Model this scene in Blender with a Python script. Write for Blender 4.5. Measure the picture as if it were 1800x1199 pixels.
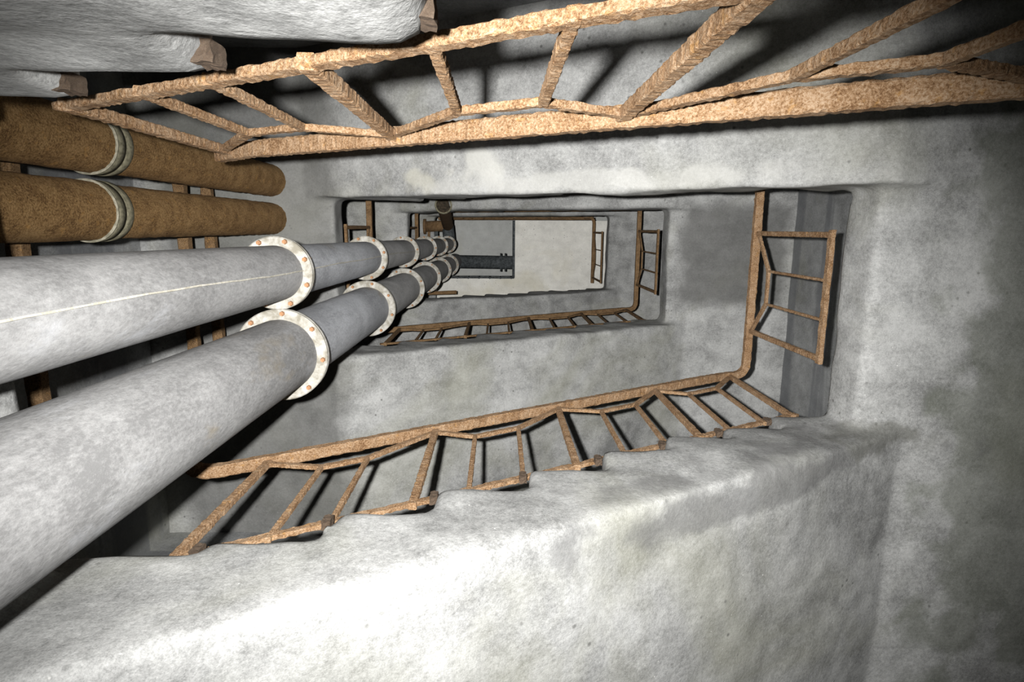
import bpy, bmesh, math, random
import numpy as np
from mathutils import Vector, Matrix, noise

for o in list(bpy.data.objects):
    bpy.data.objects.remove(o, do_unlink=True)
scene = bpy.context.scene
C = scene.collection
K = 2.6                                   # metres per layout unit (1 unit = height of first right landing above the lens)

# ------------------------------------------------------------------ camera
def rot(rx, ry, rz):
    cx, sx = math.cos(rx), math.sin(rx); cy, sy = math.cos(ry), math.sin(ry); cz, sz = math.cos(rz), math.sin(rz)
    Rx = np.array([[1, 0, 0], [0, cx, -sx], [0, sx, cx]]); Ry = np.array([[cy, 0, sy], [0, 1, 0], [-sy, 0, cy]])
    Rz = np.array([[cz, -sz, 0], [sz, cz, 0], [0, 0, 1]])
    return Rz @ Rx @ Ry
RC = rot(0.1845, -0.0224, 0.0072)         # world -> lens axes (right, down, forward)
FPX = 1060.3
cam_d = bpy.data.cameras.new('camera')
cam_d.sensor_width = 36.0
cam_d.lens = FPX / 1800 * 36
cam_d.clip_start = 0.02
cam = bpy.data.objects.new('camera', cam_d)
C.objects.link(cam)
cam.matrix_world = Matrix(((RC[0][0], -RC[1][0], -RC[2][0], 0), (RC[0][1], -RC[1][1], -RC[2][1], 0),
                           (RC[0][2], -RC[1][2], -RC[2][2], 0), (0, 0, 0, 1)))
scene.camera = cam

# ------------------------------------------------------------------ world, flash, exposure
w = bpy.data.worlds.new('world'); scene.world = w; w.use_nodes = True
w.node_tree.nodes['Background'].inputs[0].default_value = (0.6, 0.65, 0.75, 1)
w.node_tree.nodes['Background'].inputs[1].default_value = 0.002
FLASH = Vector((-0.085, -0.032, 0.0))
fl = bpy.data.lights.new('camera_flash', 'SPOT')
fl.energy = 285
fl.color = (1.0, 0.985, 0.96)
fl.shadow_soft_size = 0.014
fl.spot_size = math.radians(102); fl.spot_blend = 0.9
fl.use_nodes = True
nt = fl.node_tree
em = next(n for n in nt.nodes if n.type == 'EMISSION')
fo = nt.nodes.new('ShaderNodeLightFalloff'); fo.inputs[0].default_value = 0.8; fo.inputs[1].default_value = 0.2
fa = nt.nodes.new('ShaderNodeMath'); fa.operation = 'MULTIPLY_ADD'; fa.inputs[1].default_value = 0.8
nt.links.new(fo.outputs['Quadratic'], fa.inputs[0]); nt.links.new(fo.outputs['Linear'], fa.inputs[2])
nt.links.new(fa.outputs[0], em.inputs['Strength'])
flo = bpy.data.objects.new('camera_flash', fl); C.objects.link(flo)
def ray(u, v):
    d = RC.T @ np.array([(u - 900) / FPX, (v - 599.5) / FPX, 1.0])
    return Vector(d)
_f = ray(900, 690).normalized(); _r = Vector(RC[0]); _r = (_r - _f * _r.dot(_f)).normalized(); _u = _r.cross(_f)
flo.matrix_world = Matrix.Translation(FLASH) @ Matrix((_r, _u, -_f)).transposed().to_4x4() @ Matrix.Diagonal((1.0, 0.86, 1.0, 1.0))   # wide, low beam of a zoomed flash head

vs = scene.view_settings
vs.view_transform = 'Standard'; vs.look = 'None'; vs.gamma = 1.0; vs.exposure = 0.0
vs.use_curve_mapping = False

# ------------------------------------------------------------------ layout (units)
XL, XR, YT, YB, S = -0.395, 0.574, -0.069, 0.317, 1.1373
WL, WR, WT, WB = -0.86, 1.0, -0.40, 0.79          # shaft walls
HS = S / 2
SL = HS / (XR - XL)
NR = 9; RUN = (XR - XL) / NR; RISE = HS / NR
def Rz(i): return 1 + (i - 1) * S                   # right landing i
def Lz(i): return 1 + (i - 1.5) * S                 # left landing i
THL, THF = 0.085, 0.125

# ------------------------------------------------------------------ materials
def mat(name):
    m = bpy.data.materials.new(name); m.use_nodes = True
    n = m.node_tree.nodes; l = m.node_tree.links
    b = n['Principled BSDF']
    b.inputs['Roughness'].default_value = 0.9
    b.inputs['Specular IOR Level'].default_value = 0.2
    return m, n, l, b
def noise_tex(n, l, vec, scale, detail=4, rough=0.55, dist=0.0):
    t = n.new('ShaderNodeTexNoise'); t.inputs['Scale'].default_value = scale
    t.inputs['Detail'].default_value = detail; t.inputs['Roughness'].default_value = rough
    t.inputs['Distortion'].default_value = dist
    l.new(vec, t.inputs['Vector']); return t.outputs['Fac']
def ramp(n, l, fac, stops):
    r = n.new('ShaderNodeValToRGB'); e = r.color_ramp.elements
    while len(e) < len(stops): e.new(0.5)
    for i, (p, c) in enumerate(stops):
        e[i].position = p; e[i].color = (c, c, c, 1) if not isinstance(c, tuple) else (*c, 1)
    l.new(fac, r.inputs[0]); return r.outputs[0]
def mix(n, l, fac, a, b, mode='MIX'):
    m = n.new('ShaderNodeMix'); m.data_type = 'RGBA'; m.blend_type = mode
    for sock, val in ((m.inputs[0], fac), (m.inputs[6], a), (m.inputs[7], b)):
        if hasattr(val, 'links'): l.new(val, sock)
        elif isinstance(val, (int, float)): sock.default_value = val
        else: sock.default_value = (*val, 1)
    return m.outputs[2]
def mth(n, l, op, a, b=None, c=None):
    m = n.new('ShaderNodeMath'); m.operation = op
    for i, v in enumerate((a, b, c)):
        if v is None: continue
        if hasattr(v, 'links'): l.new(v, m.inputs[i])
        else: m.inputs[i].default_value = v
    return m.outputs[0]
def mapping(n, l, vec, scale=(1, 1, 1), loc=(0, 0, 0)):
    m = n.new('ShaderNodeMapping'); l.new(vec, m.inputs[0])
    m.inputs['Scale'].default_value = scale; m.inputs['Location'].default_value = loc
    return m.outputs[0]
def bump(n, l, b, h, strength, dist):
    u = n.new('ShaderNodeBump'); u.inputs['Strength'].default_value = strength; u.inputs['Distance'].default_value = dist
    l.new(h, u.inputs['Height']); l.new(u.outputs[0], b.inputs['Normal'])

def concrete(name, tint, lo, hi, streak=(0.6, 4, 4), stains_and_shade=(), warm=(0.25, 0.25, 0.185), bands=None):
    m, n, l, b = mat(name)
    co = n.new('ShaderNodeTexCoord').outputs['Object']
    big = noise_tex(n, l, co, 1.1, 5, 0.6, 0.5)
    mid = noise_tex(n, l, co, 6.0, 6, 0.65, 0.3)
    fine = noise_tex(n, l, co, 70, 3, 0.75)
    grain = noise_tex(n, l, co, 230, 2, 0.8)
    st = noise_tex(n, l, mapping(n, l, co, streak), 2.2, 5, 0.6, 0.4)
    v = mth(n, l, 'ADD', mth(n, l, 'MULTIPLY', big, 0.30), mth(n, l, 'MULTIPLY', mid, 0.36))
    v = mth(n, l, 'ADD', v, mth(n, l, 'MULTIPLY', st, 0.14))
    v = mth(n, l, 'ADD', v, mth(n, l, 'MULTIPLY', fine, 0.26))
    v = mth(n, l, 'ADD', v, mth(n, l, 'MULTIPLY', grain, 0.22))
    v = mth(n, l, 'SUBTRACT', v, 0.14)
    col = ramp(n, l, v, [(0.40, tuple(c * lo for c in tint)), (0.50, tuple(c * (lo + hi) / 2 for c in tint)), (0.60, tuple(c * hi for c in tint))])
    # greenish-tan damp areas
    wm = ramp(n, l, noise_tex(n, l, co, 0.9, 4, 0.6, 0.8), [(0.50, 0.0), (0.68, 0.42)])
    col = mix(n, l, wm, col, warm)
    # pores and dark flecks
    vo = n.new('ShaderNodeTexVoronoi'); vo.inputs['Scale'].default_value = 17; vo.inputs['Randomness'].default_value = 1
    l.new(co, vo.inputs['Vector'])
    spot = ramp(n, l, vo.outputs['Distance'], [(0.06, 1.0), (0.16, 0.0)])
    gate = ramp(n, l, noise_tex(n, l, co, 3.0, 3), [(0.48, 0.0), (0.60, 0.8)])
    col = mix(n, l, mth(n, l, 'MULTIPLY', spot, gate), col, (0.10, 0.10, 0.095))
    # pale dust specks
    v2 = n.new('ShaderNodeTexVoronoi'); v2.inputs['Scale'].default_value = 24
    l.new(mapping(n, l, co, loc=(3.3, 1.7, 0.4)), v2.inputs['Vector'])
    sp2 = ramp(n, l, v2.outputs['Distance'], [(0.035, 1.0), (0.07, 0.0)])
    g2 = ramp(n, l, noise_tex(n, l, co, 2.0, 2), [(0.46, 0.0), (0.58, 1.0)])
    col = mix(n, l, mth(n, l, 'MULTIPLY', sp2, g2), col, (0.62, 0.62, 0.60))
    if bands:
        bn = noise_tex(n, l, mapping(n, l, co, bands), 1.0, 4, 0.6)
        col = mix(n, l, ramp(n, l, bn, [(0.46, 0.0), (0.54, 0.6)]), col, (0.11, 0.115, 0.125))
    dn = n.new('ShaderNodeTexNoise'); dn.inputs['Scale'].default_value = 5.0; dn.inputs['Detail'].default_value = 5
    l.new(co, dn.inputs['Vector'])
    for cen, rad, colr, amt, rag, boxy in stains_and_shade:
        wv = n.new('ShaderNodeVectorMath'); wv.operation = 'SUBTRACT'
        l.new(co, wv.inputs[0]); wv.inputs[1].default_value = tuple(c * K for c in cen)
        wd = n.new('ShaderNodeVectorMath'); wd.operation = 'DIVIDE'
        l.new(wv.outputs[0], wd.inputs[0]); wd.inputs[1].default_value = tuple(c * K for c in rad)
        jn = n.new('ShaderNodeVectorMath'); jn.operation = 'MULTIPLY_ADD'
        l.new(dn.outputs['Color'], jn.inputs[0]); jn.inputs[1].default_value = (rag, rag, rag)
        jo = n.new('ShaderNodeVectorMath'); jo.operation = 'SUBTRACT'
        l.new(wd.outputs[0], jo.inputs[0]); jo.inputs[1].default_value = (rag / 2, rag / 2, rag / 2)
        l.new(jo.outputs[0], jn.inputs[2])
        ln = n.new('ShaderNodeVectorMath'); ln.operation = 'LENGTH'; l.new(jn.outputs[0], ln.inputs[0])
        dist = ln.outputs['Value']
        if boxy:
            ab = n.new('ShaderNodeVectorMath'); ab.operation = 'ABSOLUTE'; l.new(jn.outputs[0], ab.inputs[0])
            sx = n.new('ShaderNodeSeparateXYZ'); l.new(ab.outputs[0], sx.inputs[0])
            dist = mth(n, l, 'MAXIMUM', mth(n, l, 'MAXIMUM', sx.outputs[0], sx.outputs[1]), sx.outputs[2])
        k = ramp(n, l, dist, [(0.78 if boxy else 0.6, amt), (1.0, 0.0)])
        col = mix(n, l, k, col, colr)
    l.new(col, b.inputs['Base Color'])
    h = mth(n, l, 'ADD', mth(n, l, 'MULTIPLY', mid, 0.7), mth(n, l, 'MULTIPLY', fine, 0.3))
    bump(n, l, b, h, 0.28, 0.018)
    return m

def rust(name, dark, midc, light, scale=1.0, bstr=0.8):
    m, n, l, b = mat(name)
    co = n.new('ShaderNodeTexCoord').outputs['Object']
    f1 = noise_tex(n, l, co, 190 * scale, 4, 0.85)
    f2 = noise_tex(n, l, co, 18 * scale, 5, 0.65, 0.4)
    v = mth(n, l, 'ADD', mth(n, l, 'MULTIPLY', f1, 0.72), mth(n, l, 'MULTIPLY', f2, 0.28))
    col = ramp(n, l, v, [(0.40, dark), (0.49, midc), (0.60, light)])
    oc = ramp(n, l, noise_tex(n, l, co, 45 * scale, 3, 0.6), [(0.61, 0.0), (0.70, 0.4)])
    col = mix(n, l, oc, col, (0.42, 0.225, 0.065))
    l.new(col, b.inputs['Base Color'])
    b.inputs['Roughness'].default_value = 0.95
    bump(n, l, b, v, bstr, 0.01)
    return m

def pipe_mat(name, lo, hi, spotty=0.5, tint=(1, 1, 1)):
    m, n, l, b = mat(name)
    co = n.new('ShaderNodeTexCoord').outputs['Object']
    a1 = noise_tex(n, l, mapping(n, l, co, (1, 1, 0.35)), 9, 6, 0.7, 0.6)
    a2 = noise_tex(n, l, mapping(n, l, co, (1, 1, 0.5)), 110, 4, 0.8)
    a3 = noise_tex(n, l, co, 2.2, 4, 0.6, 0.5)
    v = mth(n, l, 'ADD', mth(n, l, 'MULTIPLY', a1, 0.34), mth(n, l, 'ADD', mth(n, l, 'MULTIPLY', a2, 0.36), mth(n, l, 'MULTIPLY', a3, 0.30)))
    col = ramp(n, l, v, [(0.41, tuple(lo * t for t in tint)), (0.59, tuple(hi * t for t in tint))])
    bl = ramp(n, l, noise_tex(n, l, mapping(n, l, co, (1, 1, 0.4)), 3.2, 6, 0.7, 0.8), [(0.56, 0.0), (0.66, spotty)])
    col = mix(n, l, bl, col, (0.44, 0.45, 0.475))
    ru = ramp(n, l, noise_tex(n, l, mapping(n, l, co, (1, 1, 0.5), (5, 2, 1)), 2.4, 5, 0.65, 0.5), [(0.63, 0.0), (0.74, 0.55)])
    col = mix(n, l, ru, col, (0.25, 0.20, 0.115))
    l.new(col, b.inputs['Base Color'])
    b.inputs['Roughness'].default_value = 0.8
    bump(n, l, b, v, 0.35, 0.008)
    return m

def plain(name, c1, c2, scale=30, rough=0.9, bs=0.3):
    m, n, l, b = mat(name)
    co = n.new('ShaderNodeTexCoord').outputs['Object']
    f = noise_tex(n, l, co, scale, 5, 0.65, 0.3)
    l.new(ramp(n, l, f, [(0.38, c1), (0.62, c2)]), b.inputs['Base Color'])
    b.inputs['Roughness'].default_value = rough
    bump(n, l, b, f, bs, 0.006)
    return m

zc = lambda X: 1 + SL * (XR - X) - THF - 0.01
STAINS_AND_SHADE = [
    ((-0.042, -0.114, zc(-0.042)), (0.060, 0.042, 0.12), (0.50, 0.50, 0.47), 0.7, 2.6, 0),
    ((-0.165, -0.094, zc(-0.165)), (0.075, 0.030, 0.12), (0.45, 0.44, 0.38), 0.6, 2.6, 0),
    ((0.12, -0.084, zc(0.15)), (0.46, 0.026, 0.3), (0.45, 0.45, 0.43), 0.55, 2.4, 0),
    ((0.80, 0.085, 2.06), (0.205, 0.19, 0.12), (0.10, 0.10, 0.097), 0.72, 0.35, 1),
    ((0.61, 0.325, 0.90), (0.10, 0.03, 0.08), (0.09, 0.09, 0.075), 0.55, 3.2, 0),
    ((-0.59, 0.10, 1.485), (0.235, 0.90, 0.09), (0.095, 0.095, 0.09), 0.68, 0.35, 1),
    ((0.92, 0.16, 0.92), (0.22, 0.70, 0.10), (0.10, 0.11, 0.08), 0.5, 1.6, 1),  # greenish tint, with flash falloff on the right landing painted in as darkening
    ((0.36, 0.340, 0.74), (0.44, 0.034, 0.25), (0.13, 0.13, 0.13), 0.6, 3.0, 0),
]
M_CONC = concrete('aged_concrete', (0.99, 1.0, 0.985), 0.17, 0.43, stains_and_shade=STAINS_AND_SHADE)
M_WALL = concrete('shaft_wall_concrete', (0.98, 1.0, 1.0), 0.14, 0.32, bands=(0.25, 0.25, 3.2))
M_FLOOR = concrete('dusty_floor', (1.0, 0.98, 0.94), 0.10, 0.22)
M_PAINT = concrete('stained_whitewash', (1.0, 0.985, 0.92), 0.60, 0.84, warm=(0.58, 0.53, 0.36))
M_PAINT2 = concrete('grey_whitewash', (0.98, 1.0, 0.97), 0.46, 0.60, warm=(0.48, 0.48, 0.38))
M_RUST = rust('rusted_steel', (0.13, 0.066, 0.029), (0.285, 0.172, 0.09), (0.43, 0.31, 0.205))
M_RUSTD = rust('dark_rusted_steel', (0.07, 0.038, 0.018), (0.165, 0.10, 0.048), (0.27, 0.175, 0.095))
M_RUSTP = rust('brown_rusted_pipe', (0.08, 0.040, 0.014), (0.205, 0.118, 0.045), (0.34, 0.215, 0.095), 0.8, 0.9)
M_NOSE = rust('reddish_rust_scale', (0.055, 0.036, 0.024), (0.12, 0.085, 0.06), (0.21, 0.16, 0.12))
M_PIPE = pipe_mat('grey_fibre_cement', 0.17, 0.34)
M_PIPE2 = pipe_mat('lightened_blue_grey_fibre_cement', 0.27, 0.50, 0.4, (0.97, 1.0, 1.06))  # second sections, colour lightened to make up for the grazing flash
M_PIPEF = pipe_mat('far_lightened_fibre_cement', 0.32, 0.56, 0.1)  # far sections, colour lightened further where the flash only grazes them
M_FLANGE = plain('limewashed_flange', (0.20, 0.185, 0.15), (0.40, 0.39, 0.36), 22)
M_COLLAR = plain('dull_beige_band', (0.09, 0.083, 0.055), (0.19, 0.175, 0.12), 60)
M_BOLT = rust('orange_bolt_rust', (0.17, 0.07, 0.035), (0.34, 0.18, 0.09), (0.46, 0.29, 0.18), 1.5, 0.4)
M_SEAM = plain('pale_seam', (0.38, 0.36, 0.29), (0.52, 0.50, 0.45), 50)
M_LIP = plain('worn_collar_lip', (0.16, 0.15, 0.11), (0.30, 0.28, 0.22), 45)
M_BORE = plain('painted_bore_shade', (0.015, 0.012, 0.008), (0.05, 0.038, 0.025), 40)  # near-black colour paints the shade inside the open pipe end
M_DARK = plain('tarred_iron', (0.035, 0.04, 0.042), (0.09, 0.10, 0.105), 25)

# ------------------------------------------------------------------ helpers
def link(name, me, m, parent=None):
    o = bpy.data.objects.new(name, me); C.objects.link(o)
    if m and not me.materials: me.materials.append(m)
    if parent is not None:
        o.parent = parent
        o.matrix_parent_inverse = Matrix.Translation(-parent_loc(parent))
    return o
def parent_loc(p):
    return p.location.copy() if p.parent is None else Vector((0, 0, 0))
def thing(name, label, cat, loc, group=None):
    o = bpy.data.objects.new(name, None); C.objects.link(o)
    o.location = loc; o.empty_display_size = 0.1
    o['label'] = label; o['category'] = cat
    if group: o['group'] = group
    return o
def from_py(name, vs_, fs, m, parent=None, smooth=True):
    me = bpy.data.meshes.new(name); me.from_pydata([tuple(v) for v in vs_], [], fs); me.update()
    if smooth: me.polygons.foreach_set('use_smooth', [True] * len(me.polygons))
    return link(name, me, m, parent)
def box_mesh(name, a, b_, m, parent=None, bev=0.0):
    bm = bmesh.new()
    bmesh.ops.create_cube(bm, size=1)
    for v in bm.verts:
        v.co = Vector(((v.co.x + .5) * (b_[0] - a[0]) + a[0], (v.co.y + .5) * (b_[1] - a[1]) + a[1], (v.co.z + .5) * (b_[2] - a[2]) + a[2]))
    if bev: bmesh.ops.bevel(bm, geom=bm.edges[:], offset=bev, segments=2, affect='EDGES')
    me = bpy.data.meshes.new(name); bm.to_mesh(me); bm.free()
    return link(name, me, m, parent)
U = lambda p: Vector(p) * K
rng = random.Random(7)

def sweep(pts, wid, thk, step=0.03, jit=0.003, hint=Vector((0, 0, 1)), nside=4):
    """closed bar with rough surface along a polyline (metres)"""
    P = [Vector(p) for p in pts]
    path = []
    for a, b_ in zip(P[:-1], P[1:]):
        n = max(1, int((b_ - a).length / step))
        for i in range(n): path.append(a.lerp(b_, i / n))
    path.append(P[-1])
    prof = []
    if nside == 4:
        c = 0.22
        for x, y in ((1 - c, -1), (1, -1 + c), (1, 1 - c), (1 - c, 1), (-1 + c, 1), (-1, 1 - c), (-1, -1 + c), (-1 + c, -1)):
            prof.append((x * wid / 2, y * thk / 2))
    else:
        for i in range(nside):
            a = 2 * math.pi * i / nside; prof.append((math.cos(a) * wid / 2, math.sin(a) * thk / 2))
    vs_, fs = [], []
    k = len(prof)
    for i, p in enumerate(path):
        d = (path[min(i + 1, len(path) - 1)] - path[max(i - 1, 0)]).normalized()
        h = hint if abs(d.dot(hint)) < 0.97 else Vector((0.3, 0.9, 0.1))
        s = d.cross(h).normalized(); u = s.cross(d).normalized()
        sc = 1 + rng.uniform(-1, 1) * jit / wid * 0.6
        for x, y in prof:
            q = p + s * x * sc + u * y * sc
            q += Vector((rng.uniform(-jit, jit), rng.uniform(-jit, jit), rng.uniform(-jit, jit))) * 0.7
            vs_.append(q)
    for i in range(len(path) - 1):
        for j in range(k):
            fs.append((i * k + j, i * k + (j + 1) % k, (i + 1) * k + (j + 1) % k, (i + 1) * k + j))
    fs.append(tuple(range(k - 1, -1, -1))); fs.append(tuple((len(path) - 1) * k + j for j in range(k)))
    return vs_, fs
def bar(name, pts, wid, thk, m, parent, **kw):
    v, f = sweep(pts, wid, thk, **kw)
    return from_py(name, v, f, m, parent, smooth=False)

# ------------------------------------------------------------------ shaft walls, floor, upper ceilings
def struct(name, a, b_, m, label, cat):
    o = box_mesh(name, U(a), U(b_), m)
    o['kind'] = 'structure'; o['label'] = label; o['category'] = cat
    return o
ZF = Lz(0)                     # pit floor
ZTOP = 5.05
T = 0.1
struct('floor', (WL - T, WT - T, ZF - T), (WR + T, WB + T, ZF), M_FLOOR, 'dark dusty floor at the foot of the shaft', 'floor')
struct('wall_left', (WL - T, WT - T, ZF), (WL, WB + T, ZTOP), M_WALL, 'grey concrete shaft wall behind the rusty pipes', 'wall')
struct('wall_right', (WR, WT - T, ZF), (WR + T, WB + T, ZTOP), M_WALL, 'streaked grey concrete wall behind the right landings', 'wall')
struct('wall_back', (WL, WT - T, ZF), (WR, WT, ZTOP), M_WALL, 'grey concrete shaft wall beyond the upper stair flights', 'wall')
struct('wall_front', (WL, WB, ZF), (WR, WB + T, ZTOP), M_WALL, 'grey concrete shaft wall beyond the lower stair flights', 'wall')
struct('ceiling', (WL - T, WT - T, ZTOP), (WR + T, WB + T, ZTOP + T), M_PAINT2, 'grey whitewashed ceiling above the stairwell opening', 'ceiling')
ZS = 3.97
cs = bmesh.new()
me = bpy.data.meshes.new('ceiling_slab')
x0, x1, y0, y1 = 0.104, WR, -0.052, 0.318
ring = [(x0, y0), (x1, y0), (x1, WB), (WL, WB), (WL, y1), (x0, y1)]
bot = [cs.verts.new(U((x, y, ZS))) for x, y in ring]; top = [cs.verts.new(U((x, y, ZS + 0.07))) for x, y in ring]
cs.faces.new(bot[::-1]); cs.faces.new(top)
for i in range(6): cs.faces.new((bot[i], bot[(i + 1) % 6], top[(i + 1) % 6], top[i]))
bmesh.ops.recalc_face_normals(cs, faces=cs.faces[:])
cs.to_mesh(me); cs.free()
o = link('ceiling', me, M_PAINT); o['kind'] = 'structure'
o['label'] = 'cream stained soffit of the top floor slab'; o['category'] = 'ceiling'
o = box_mesh('trim_1', U((x0 - 0.016, -0.05, ZS - 0.02)), U((x0 - 0.001, y1, ZS + 0.05)), M_DARK)
o['kind'] = 'structure'; o['label'] = 'dark steel edge strip of the top floor opening'; o['category'] = 'trim'

# ------------------------------------------------------------------ concrete staircase (remeshed as one body, then split into flights and landings)
E_ = 0.03                                            # bedded into the walls
def flight_poly(za, up, xa=XL, xb=XR, ph=0.0, first=0):
    """XZ outline rising from za over HS; up=+1 rises towards +X"""
    pts = []
    lo = lambda t: za + SL * t                       # t = distance from low end
    Lr = xb - xa
    pts.append((-0.14, za - THL)); pts.append((-0.14, za - 0.01))
    z = za
    if first: z = za + RISE * first
    pts.append((RUN * first + ph, z if first else za))
    for k in range(first, NR):
        t = RUN * k + ph
        if t < 0: t = 0
        pts.append((t, z)); z = za + RISE * (k + 1); pts.append((t + 0.004, z))
    pts.append((Lr + 0.10, z - 0.005)); pts.append((Lr + 0.10, za + HS - THL))
    tj = (HS - THL + THF) / SL
    pts.append((min(tj, Lr + 0.08), za + HS - THL))
    pts.append((0.0, lo(0) - THF + 0.01))
    clean = [pts[0]]
    for p in pts[1:]:
        if abs(p[0] - clean[-1][0]) + abs(p[1] - clean[-1][1]) > 1e-4: clean.append(p)
    return [((xa + t) if up > 0 else (xb - t), z) for t, z in clean]
bm = bmesh.new()
def prism(poly, ya, yb_, fy=None):
    A = [bm.verts.new(U((x, fy(x) if fy else ya, z))) for x, z in poly]; B = [bm.verts.new(U((x, yb_, z))) for x, z in poly]
    n = len(poly)
    fs = [bm.faces.new(A), bm.faces.new(B[::-1])]
    for i in range(n): fs.append(bm.faces.new((A[i], B[i], B[(i + 1) % n], A[(i + 1) % n])))
    bmesh.ops.recalc_face_normals(bm, faces=fs)
def slab(xa, xb, z, th=THL):
    prism([(xa, z - th), (xb, z - th), (xb, z), (xa, z)], WT - E_, WB + E_)
YTA = YT - 0.004
prism(flight_poly(Lz(0), 1), YB, WB + E_)                          # floor -> R0
prism(flight_poly(Rz(0) + 0.014, -1, ph=0.062), WT - E_, YTA)              # A
YBB = lambda x: YB - 0.016 * (XR - x) / (XR - XL)
prism(flight_poly(Lz(1), 1, first=0), YB, WB + E_, YBB)                 # B
prism(flight_poly(Rz(1), -1), WT - E_, YT + 0.002)                 # C
prism(flight_poly(Lz(2), 1), YB, WB + E_)                          # D
prism(flight_poly(Rz(2), -1), WT - E_, YT)                         # E
prism(flight_poly(Lz(3), 1), YB, WB + E_)                          # F
prism(flight_poly(Rz(3), -1), WT - E_, YT)                         # G
for i in (0, 1, 2, 3): slab(XR, WR + E_, Rz(i))
for i in (1, 2, 3, 4): slab(WL - E_, XL, Lz(i) + (RISE * 0.9 if i == 1 else 0))
# raised first step of the first flight up from the lowest left landing
prism([(XL - 0.02, Lz(1) - 0.02), (XL + RUN * 1.0, Lz(1) - 0.02), (XL + RUN * 1.0, Lz(1) + RISE * 1.55), (XL - 0.02, Lz(1) + RISE * 1.5)], YB, WB + E_, YBB)
me = bpy.data.meshes.new('stair_raw'); bm.to_mesh(me); bm.free()
raw = bpy.data.objects.new('stair_raw', me); C.objects.link(raw)
rm = raw.modifiers.new('r', 'REMESH'); rm.mode = 'VOXEL'; rm.voxel_size = 0.022
sm = raw.modifiers.new('s', 'SMOOTH'); sm.factor = 0.5; sm.iterations = 5
ev = raw.evaluated_get(bpy.context.evaluated_depsgraph_get())
em_ = ev.to_mesh()
NV = len(em_.vertices)
co = np.empty(NV * 3, np.float32); em_.vertices.foreach_get('co', co); co = co.reshape(-1, 3)
no = np.empty(NV * 3, np.float32); em_.vertices.foreach_get('normal', no); no = no.reshape(-1, 3)
NL = len(em_.loops)
lv = np.empty(NL, np.int32); em_.loops.foreach_get('vertex_index', lv)
NP = len(em_.polygons)
tot = np.empty(NP, np.int32); em_.polygons.foreach_get('loop_total', tot)
sta = np.empty(NP, np.int32); em_.polygons.foreach_get('loop_start', sta)
ev.to_mesh_clear()
bpy.data.objects.remove(raw, do_unlink=True)
d = np.empty(NV, np.float32)
for i in range(NV):
    x, y, z = co[i]
    d[i] = 0.020 * noise.noise((x * 1.3, y * 2.1, z * 2.1)) + 0.009 * noise.noise((x * 4.1 + 7, y * 5, z * 5)) + 0.003 * noise.noise((x * 13, y * 13, z * 13))
co = co + no * (d[:, None] + 0.004)
assert (tot == 4).all()
quads = lv.reshape(-1, 4)
# smooth vertex normals of the whole body, kept on the split pieces
p = co[quads]; fn = np.cross(p[:, 2] - p[:, 0], p[:, 3] - p[:, 1])
vn = np.zeros_like(co)
for j in range(4): np.add.at(vn, quads[:, j], fn)
vn /= np.maximum(np.linalg.norm(vn, axis=1, keepdims=True), 1e-9)
fc = p.mean(axis=1) / K
gid = np.empty(NP, np.int32)
right = fc[:, 0] > XR + 0.004; left = fc[:, 0] < XL - 0.004; midf = ~(right | left)
gid[right] = 100 + np.rint((fc[right, 2] - 1 + 0.04) / S).astype(int) + 1
gid[left] = 200 + np.rint((fc[left, 2] + 0.04 - 1) / S + 1.5).astype(int)
bot_ = midf & (fc[:, 1] > 0.12); top_ = midf & ~bot_
gid[bot_] = 300 + np.rint((fc[bot_, 2] + 0.03 - (Lz(1) + SL * (fc[bot_, 0] - XL))) / S).astype(int) + 1
gid[top_] = 400 + np.rint((fc[top_, 2] + 0.03 - (Rz(1) + SL * (XR - fc[top_, 0]))) / S).astype(int) + 1
stairs = thing('concrete_staircase', 'grey plastered concrete staircase winding up the four sides of the shaft', 'staircase', U((0, 0.5, ZF)))
flights = {}
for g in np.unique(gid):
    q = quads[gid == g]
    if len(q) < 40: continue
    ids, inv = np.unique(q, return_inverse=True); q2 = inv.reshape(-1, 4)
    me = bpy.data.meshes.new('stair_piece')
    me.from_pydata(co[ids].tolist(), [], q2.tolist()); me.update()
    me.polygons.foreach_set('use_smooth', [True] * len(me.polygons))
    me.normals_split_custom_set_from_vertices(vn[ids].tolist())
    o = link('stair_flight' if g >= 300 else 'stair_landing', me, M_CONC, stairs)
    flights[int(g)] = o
LABEL = {301: 'nearest pale flight rising to the right across the bottom', 400: 'lowest flight overhead at the top left corner', 401: 'flight across the upper middle with pale peeled patches',
         302: 'second flight on the lower side, below the small railing', 101: 'rounded landing slab on the right', 102: 'darker landing soffit in the middle right'}
for g, t in LABEL.items():
    if g in flights: flights[g]['label'] = t

# rusty nosing blocks at the inner end of each riser
nose_me = None
def nosing(x, y, z, s, par, sc=1.0):
    global nose_me
    if nose_me is None:
        r = random.Random(3); b2 = bmesh.new(); bmesh.ops.create_cube(b2, size=1)
        bmesh.ops.subdivide_edges(b2, edges=b2.edges[:], cuts=3, use_grid_fill=True)
        for v in b2.verts: v.co += Vector((r.uniform(-.06, .06), r.uniform(-.06, .06), r.uniform(-.06, .06)))
        nose_me = bpy.data.meshes.new('step_nosing'); b2.to_mesh(nose_me); b2.free(); nose_me.materials.append(M_NOSE)
    o = bpy.data.objects.new('step_nosing', nose_me); C.objects.link(o)
    o.parent = par
    o.matrix_parent_inverse = Matrix.Identity(4)
    # flight parts sit at the world origin through their own parent inverse
    o.location = U((x, y, z)); o.scale = (0.024 * sc, 0.026 * sc, 0.04 * sc)
    return o
for g, za in ((301, Lz(1)),):
    for k in range(1, NR):
        nosing(XL + RUN * k - 0.004, YBB(XL + RUN * k) + 0.008, za + RISE * (k + 1) - 0.014, 1, flights[g])
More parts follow.
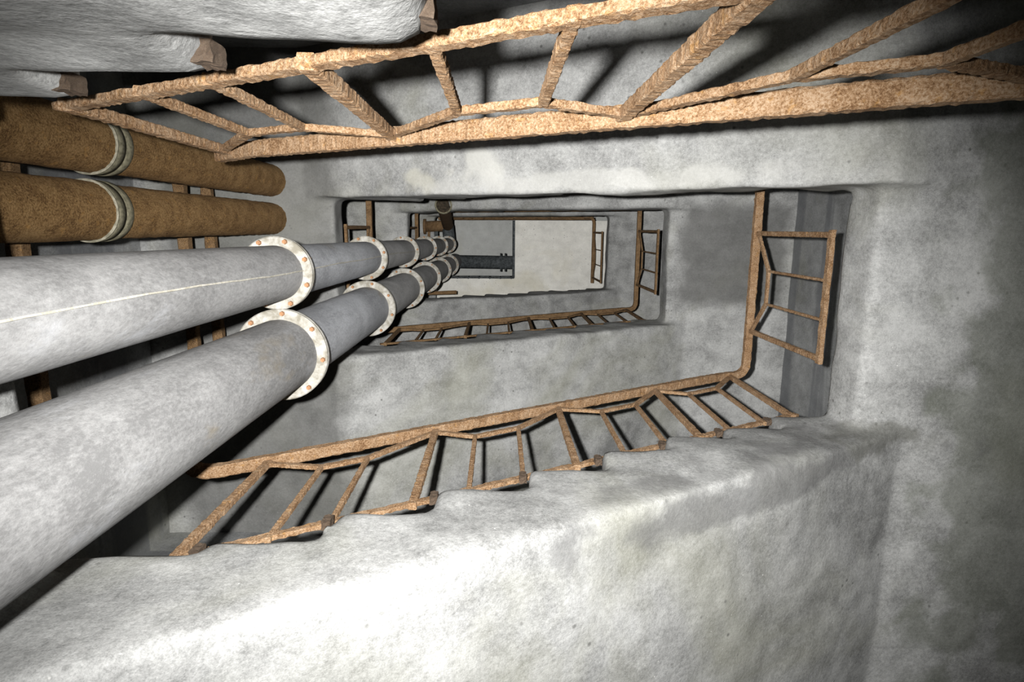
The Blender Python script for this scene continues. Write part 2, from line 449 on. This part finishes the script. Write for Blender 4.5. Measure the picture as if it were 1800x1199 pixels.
for g, za, ph, yy in ((400, Rz(0) + 0.014, 0.062, YTA),):
    for k in range(1, NR):
        nosing(XR - RUN * k - ph - 0.002, yy - 0.006, za + RISE * (k + 1) - 0.014, -1, flights[g])

# ------------------------------------------------------------------ railings
def fillet(pts, r, n=5):
    out = [Vector(pts[0])]
    for a, b_, c in zip(pts[:-2], pts[1:-1], pts[2:]):
        a, b_, c = Vector(a), Vector(b_), Vector(c)
        u = (a - b_); v = (c - b_)
        rr = min(r, u.length * .49, v.length * .49)
        p0 = b_ + u.normalized() * rr; p1 = b_ + v.normalized() * rr
        for i in range(n + 1):
            t = i / n; out.append(p0 * (1 - t) ** 2 + b_ * 2 * t * (1 - t) + p1 * t * t)
    out.append(Vector(pts[-1])); return out
def run_posts(root, tops, mids, bots, posts, bal, m, side, fine, pw=0.026, bw=0.017):
    """posts/balusters along a run; tops/mids/bots: functions s -> unit point"""
    st = 0.009 if fine else 0.09; jt = 0.0018 if fine else 0.0015
    for s in posts:
        bar('post', [U(bots(s)), U(tops(s))], pw, pw * 0.9, m, root, step=st, jit=jt, hint=side)
    for i, grp in enumerate(bal):
        for s in grp:
            bar('baluster', [U(bots(s)), U(mids(s))], bw, bw, m, root, step=st, jit=jt * .8, hint=side)
        if i + 1 < len(posts):
            pts = [tops(posts[i])] + [mids(s) for s in grp] + [tops(posts[i + 1])]
            pts[0] = Vector(pts[0]) - Vector((0, 0, 0.012)); pts[-1] = Vector(pts[-1]) - Vector((0, 0, 0.012))
            bar('brace', [U(q) for q in pts], 0.024, 0.015, m, root, step=st, jit=jt, hint=side)
YH = Vector((0, 1, 0)); XH = Vector((1, 0, 0))

def railing_bottom(i, label, m, fine):
    """flight from left landing i up to right landing i with its landing railing"""
    dz = (i - 1) * S; Y = 0.325
    root = thing('stair_railing', label, 'railing', U((XL, Y, Lz(i) + 0.05)), 'stairwell railings')
    hr = lambda X: 0.8135 + 0.604 * (X + 0.322) + dz
    br = lambda X: 0.550 + 0.553 * (X + 0.332) + dz
    zR = Rz(i) + 0.335; xR = 0.566
    path = [(-0.416, 0.294, hr(-0.39)), (-0.410, 0.316, hr(-0.39) - 0.008), (-0.388, Y, hr(-0.388)), (0.50, Y, hr(0.50)), (xR, Y, zR), (xR, -0.105, zR)]
    path = fillet(path, 0.03)
    st = 0.014 if fine else 0.09
    bar('handrail', [U(q) for q in path], 0.044, 0.038, m, root, step=st, jit=0.0024 if fine else 0.0015, hint=Vector((0, 0, 1)))
    posts = [-0.322, -0.102, 0.1095, 0.321, 0.521]
    bal = [(-0.243, -0.187), (-0.037, 0.033), (0.186, 0.258), (0.382, 0.455)]
    md = lambda X: hr(X) - 0.072
    run_posts(root, lambda s: (s, Y, hr(s)), lambda s: (s, Y, md(s)), lambda s: (s, Y, br(s) - 0.008), posts, bal, m, YH, fine)
    bar('bottom_rail', [U((-0.335, Y, br(-0.335))), U((0.535, Y, br(0.535)))], 0.028, 0.014, m, root, step=st, jit=0.003 if fine else 0.0012, hint=YH)
    landing_part(root, xR, zR, 0.007, 0.223, Rz(i), m, fine)
    return root
def landing_part(root, x, zt, ya, yb_, zl, m, fine, off=0.0):
    y1, y2 = ya + (yb_ - ya) * .36, ya + (yb_ - ya) * .68
    zb = zl + 0.03
    run_posts(root, lambda s: (x, s, zt), lambda s: (x, s, zt - 0.075), lambda s: (x, s, zb - 0.004), [ya, yb_], [(y1, y2)], m, XH, fine, 0.025, 0.013)
    bar('bottom_rail', [U((x, ya - 0.008, zb)), U((x, yb_ + 0.008, zb))], 0.034, 0.02, m, root, step=0.03 if fine else .09, jit=0.003 if fine else 0.0012, hint=XH)

def railing_top(i, label, m, fine, Y, htop, hmid, hbot, xl, x0, landing=True, yend=0.27, zl=None, posts=None, bal=None, start=None, ret=None):
    """flight from right landing i to left landing i+1 (upper side) with the left landing railing"""
    za = Rz(i)
    ln = lambda X: za + SL * (XR - X)
    root = thing('stair_railing', label, 'railing', U((x0, Y, ln(x0) + 0.05)), 'stairwell railings')
    zt = ln(XL) + htop - 0.012
    path = ([Vector(q) for q in start] if start else []) + [Vector((x0, Y, ln(x0) + htop)), Vector((xl + 0.05, Y, ln(xl + 0.045) + htop)), Vector((xl, Y, zt))]
    if landing: path.append(Vector((xl, yend, zt)))
    if ret: path += [Vector(q) for q in ret]
    path = fillet(path, 0.03)
    st = 0.009 if fine else 0.09; jt = 0.002 if fine else 0.0015
    bar('handrail', [U(q) for q in path], 0.044, 0.038, m, root, step=st, jit=jt)
    posts = posts or [-0.31, -0.101, 0.094, 0.302, 0.508]
    bal = bal or [(-0.232, -0.171), (-0.031, 0.03), (0.164, 0.224), (0.37, 0.43)]
    run_posts(root, lambda s: (s, Y, ln(s) + htop), lambda s: (s, Y, ln(s) + hmid), lambda s: (s, Y, ln(s) + hbot - 0.006), posts, bal, m, YH, fine)
    bar('bottom_rail', [U((posts[0] - 0.012, Y, ln(posts[0] - 0.012) + hbot)), U((posts[-1] + 0.012, Y, ln(posts[-1] + 0.012) + hbot))], 0.03, 0.016, m, root, step=st, jit=jt, hint=YH)
    if landing:
        landing_part(root, xl, zt, 0.0, 0.235, zl if zl else ln(XL), m, fine)
    return root, ln, zt

railing_top(0, 'large flaking rusty railing nearest overhead, slanting across the top edge', M_RUST, True, -0.085, 0.343, 0.253, 0.085, -0.336, 0.55, landing=False)
railing_bottom(1, 'orange rusty railing with curled handrail end above the pale bottom flight', M_RUST, True)
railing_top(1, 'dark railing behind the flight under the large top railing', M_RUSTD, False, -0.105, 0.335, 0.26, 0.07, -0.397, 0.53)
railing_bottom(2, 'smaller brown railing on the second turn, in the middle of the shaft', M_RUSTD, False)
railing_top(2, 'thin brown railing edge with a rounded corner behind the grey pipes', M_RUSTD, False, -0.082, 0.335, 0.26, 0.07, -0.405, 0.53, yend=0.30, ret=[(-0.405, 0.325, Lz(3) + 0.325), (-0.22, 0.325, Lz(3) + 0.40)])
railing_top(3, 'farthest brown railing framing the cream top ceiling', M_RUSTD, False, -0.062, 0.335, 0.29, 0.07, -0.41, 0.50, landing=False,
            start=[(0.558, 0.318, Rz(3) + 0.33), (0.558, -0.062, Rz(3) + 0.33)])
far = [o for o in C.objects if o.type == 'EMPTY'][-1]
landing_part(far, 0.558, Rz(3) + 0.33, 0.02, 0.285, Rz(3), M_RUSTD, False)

# low guard rail round the opening of the top floor
g = thing('guard_rail', 'small dark guard rail on the edge of the top floor opening', 'railing', U((-0.2, 0.322, ZS + 0.07)))
bar('handrail', [U((-0.36, 0.322, ZS + 0.11)), U((0.10, 0.322, ZS + 0.11))], 0.04, 0.04, M_DARK, g, step=0.2)
bar('bottom_rail', [U((-0.36, 0.318, ZS - 0.015)), U((0.10, 0.318, ZS - 0.015))], 0.025, 0.03, M_DARK, g, step=0.2)
for k in range(7):
    x = -0.34 + k * 0.07
    bar('post', [U((x, 0.320, ZS - 0.01)), U((x, 0.322, ZS + 0.11))], 0.03, 0.03, M_DARK, g, step=0.2)

# ------------------------------------------------------------------ pipes
def tube(c0, c1, r0, r1, n=40, caps=True, inner=None, segs=1, jit=0.0, seed=0):
    rr = random.Random(seed)
    ax = (c1 - c0).normalized(); s = ax.cross(Vector((0, 1, 0))).normalized(); u = ax.cross(s)
    vs_, fs = [], []
    for i in range(segs + 1):
        t = i / segs; c = c0.lerp(c1, t); r = r0 + (r1 - r0) * t
        for k in range(n):
            a = 2 * math.pi * k / n; q = r + rr.uniform(-jit, jit)
            vs_.append(c + (s * math.cos(a) + u * math.sin(a)) * q)
    for i in range(segs):
        for k in range(n):
            fs.append((i * n + k, i * n + (k + 1) % n, (i + 1) * n + (k + 1) % n, (i + 1) * n + k))
    if caps:
        fs.append(tuple(range(n - 1, -1, -1))); fs.append(tuple(segs * n + k for k in range(n)))
    return vs_, fs, s, u, ax
def tube_obj(name, c0, c1, r0, r1, m, parent, **kw):
    v, f, s, u, ax = tube(c0, c1, r0, r1, **kw)
    o = from_py(name, v, f, m, parent)
    o.data.polygons.foreach_set('use_smooth', [len(pp.vertices) == 4 for pp in o.data.polygons])
    return o
bolt_me = {}
def bolt(name, pos, ax, r, h, m, parent):
    key = (round(r, 4), round(h, 4))
    if key not in bolt_me:
        b2 = bmesh.new(); bmesh.ops.create_cone(b2, cap_ends=True, segments=6, radius1=r, radius2=r * 0.82, depth=h)
        me = bpy.data.meshes.new('bolt'); b2.to_mesh(me); b2.free(); me.materials.append(m); bolt_me[key] = me
    o = bpy.data.objects.new(name, bolt_me[key]); C.objects.link(o); o.parent = parent
    o.matrix_parent_inverse = Matrix.Identity(4)
    o.location = pos; o.rotation_mode = 'QUATERNION'; o.rotation_quaternion = (-ax).to_track_quat('Z', 'Y')
    return o
def flange_mesh(c, ax, rin, rout, th, n=48):
    s = ax.cross(Vector((0, 1, 0))).normalized(); u = ax.cross(s)
    prof = [(rin, -th), (rout - 0.004, -th), (rout, -th + 0.004), (rout, -0.002), (rout - 0.006, -0.001), (rout - 0.006, 0.001), (rout, 0.002), (rout, th - 0.004), (rout - 0.004, th), (rin, th)]
    vs_, fs = [], []
    m_ = len(prof)
    for k in range(n):
        a = 2 * math.pi * k / n; dr = s * math.cos(a) + u * math.sin(a)
        for r, h in prof: vs_.append(c + dr * r + ax * h)
    for k in range(n):
        for j in range(m_):
            fs.append((k * m_ + j, k * m_ + (j + 1) % m_, ((k + 1) % n) * m_ + (j + 1) % m_, ((k + 1) % n) * m_ + j))
    return vs_, fs, s, u
XP = -0.30 * K
def pipe(label, Y0, tilt, r, R, mats, ztop, seam=None, a0=0.0, zA=0.825):
    P = lambda z: Vector((XP, (Y0 + tilt * (z / K - 0.82)) * K, z))
    zf = [zA * K + 1.435 * (n - 2) for n in range(2, 8)]
    zf = [z for z in zf if z < ztop - 0.1]
    root = thing('flanged_pipe', label, 'pipe', P(ZF * K), 'grey flanged pipes')
    ends = [ZF * K] + zf + [ztop]
    for i, (a, b_) in enumerate(zip(ends[:-1], ends[1:])):
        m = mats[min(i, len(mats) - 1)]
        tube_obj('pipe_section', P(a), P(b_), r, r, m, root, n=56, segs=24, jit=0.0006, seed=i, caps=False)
    ax = (P(1) - P(0)).normalized()
    for i, z in enumerate(zf):
        v, f, s, u = flange_mesh(P(z), ax, r - 0.003, R, 0.017)
        fo_ = from_py('flange', v, f, M_FLANGE, root, smooth=False)
        rb = (r + R) / 2 + 0.004
        for k in range(8):
            a = a0 + 2 * math.pi * k / 8 + i * 0.13
            pos = P(z) + (s * math.cos(a) + u * math.sin(a)) * rb
            bolt('bolt', pos - ax * 0.022, ax, 0.0095, 0.012, M_BOLT, fo_)
            bolt('bolt', pos + ax * 0.022, ax, 0.0095, 0.012, M_BOLT, fo_)
    if seam:
        pts = []
        n = 90
        for i in range(n + 1):
            z = 0.3 + (5.0 - 0.3) * i / n
            a = seam + 0.10 * noise.noise((z * 1.1, 0.3, Y0)) + 0.02 * noise.noise((z * 9, 0, 0))
            pts.append(P(z) + (Vector((math.cos(a), math.sin(a), 0))) * (r + 0.0005))
        bar('seam', pts, 0.006, 0.004, M_SEAM, root, step=0.2, jit=0.0008)
    return root, P
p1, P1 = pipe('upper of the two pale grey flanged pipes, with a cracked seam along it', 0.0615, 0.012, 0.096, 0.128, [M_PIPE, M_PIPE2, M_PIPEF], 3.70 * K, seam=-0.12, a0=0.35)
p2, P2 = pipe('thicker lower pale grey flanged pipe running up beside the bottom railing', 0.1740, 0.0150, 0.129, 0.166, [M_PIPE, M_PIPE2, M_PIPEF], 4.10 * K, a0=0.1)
# second pipe turns and runs above the top slab
c = P2(4.10 * K)
tube_obj('elbow', c + Vector((0, 0, -0.05)), c + Vector((0, 0, 0.14)), 0.135, 0.135, M_DARK, p2, n=32)
tube_obj('horizontal_run', c + Vector((0, 0, 0.06)), c + Vector((1.9, 0.02, 0.06)), 0.115, 0.115, M_DARK, p2, n=32)
for dx in (0.80, 0.88):
    tube_obj('flange', c + Vector((dx, 0.01, 0.06)), c + Vector((dx + 0.03, 0.01, 0.06)), 0.16, 0.16, M_DARK, p2, n=32)
# first pipe: branch with tee, valve and open end
c = P1(3.70 * K)
tube_obj('elbow', c + Vector((0, 0, -0.06)), c + Vector((0, 0, 0.12)), 0.112, 0.112, M_DARK, p1, n=32)
tee = Vector((XP - 0.03, -0.004 * 3.75 * K, 3.74 * K))
tube_obj('branch_pipe', c + Vector((0, 0, 0.05)), tee, 0.095, 0.095, M_DARK, p1, n=28)
vr = thing('rusty_branch_pipe', 'dark rusty tee pipe with an open end hanging at the top of the shaft', 'pipe', tee)
end = Vector((-0.0900 * 2.45 * K, -0.0365 * 2.45 * K, 2.45 * K))
mid_ = tee.lerp(end, 0.93)
tube_obj('pipe_section', tee, end, 0.085, 0.072, M_RUSTD, vr, n=28, segs=14, jit=0.002, caps=False)
dd = (end - tee).normalized()
_v, _f, _s, _u = flange_mesh(end - dd * 0.04, dd, 0.073, 0.090, 0.022, 28)
from_py('end_collar', _v, _f, M_COLLAR, vr)
tube_obj('bore_shade_disc', end - dd * 0.05, end - dd * 0.035, 0.071, 0.071, M_BORE, vr, n=28)
tube_obj('valve_body', tee + Vector((0.05, 0, 0)), tee + Vector((-0.34, 0.02, 0)), 0.085, 0.085, M_RUSTD, vr, n=24)
tube_obj('valve_flange', tee + Vector((-0.34, 0.02, 0)), tee + Vector((-0.38, 0.02, 0)), 0.12, 0.12, M_RUSTD, vr, n=24)
bar('valve_stem', [tee + Vector((-0.30, 0.05, 0)), tee + Vector((-0.30, 0.40, 0.0))], 0.045, 0.045, M_RUSTD, vr, step=0.1)
bar('valve_stem', [tee + Vector((-0.18, 0.05, 0)), tee + Vector((-0.18, 0.40, 0.0))], 0.05, 0.05, M_DARK, vr, step=0.1)

def rusty_pipe(label, x, y, y2, zc_, seed):
    root = thing('rusty_pipe', label, 'pipe', U((x, y, ZF)), 'brown rusted pipes')
    A = U((x, y, ZF)); Cc = U((x, y, zc_)); B = U((x, y2, Lz(2) - 0.05))
    tube_obj('pipe_section', A, Cc, 0.101, 0.101, M_RUSTP, root, n=48, segs=60, jit=0.0022, seed=seed, caps=False)
    tube_obj('pipe_section', Cc, B, 0.097, 0.096, M_RUSTP, root, n=48, segs=50, jit=0.0022, seed=seed + 1, caps=False)
    v, f, s, u = flange_mesh(Cc + Vector((0, 0, 0.03)), Vector((0, 0, 1)), 0.095, 0.107, 0.045)
    col = from_py('sleeve_collar', v, f, M_COLLAR, root)
    v, f, s, u = flange_mesh(Cc + Vector((0, 0, -0.02)), Vector((0, 0, 1)), 0.095, 0.1085, 0.0025)
    from_py('collar_lip', v, f, M_LIP, col)
    return root
rusty_pipe('upper brown rusted pipe with a pale collar, under the large railing', -0.542, -0.1075, -0.1075, 0.845, 11)
rp = rusty_pipe('lower brown rusted pipe with a pale collar, above the grey pipes', -0.545, -0.0190, -0.0190, 0.835, 23)

# steel support channels fixed behind the rusty pipes
def support(label, x, z, ya, yb_):
    root = thing('pipe_support', label, 'bracket', U((x, ya, z)), 'steel pipe supports')
    bar('crossbar', [U((x, ya, z)), U((x, yb_, z))], 0.055, 0.05, M_RUSTD, root, step=0.03, jit=0.002)
    for y in (ya + 0.01, yb_ - 0.01):
        bar('wall_arm', [U((x, y, z)), U((WL + 0.001, y, z))], 0.04, 0.04, M_RUSTD, root, step=0.06, jit=0.002)
    return root
support('farther rusty crossbar behind the brown pipes', -0.62, 1.33, -0.15, 0.36)
support('rusty crossbar beside the farther one, behind the brown pipes', -0.62, 1.22, -0.15, 0.36)
support('nearest rusty crossbar behind the brown pipes at the left edge', -0.62, 0.80, -0.15, 0.40)
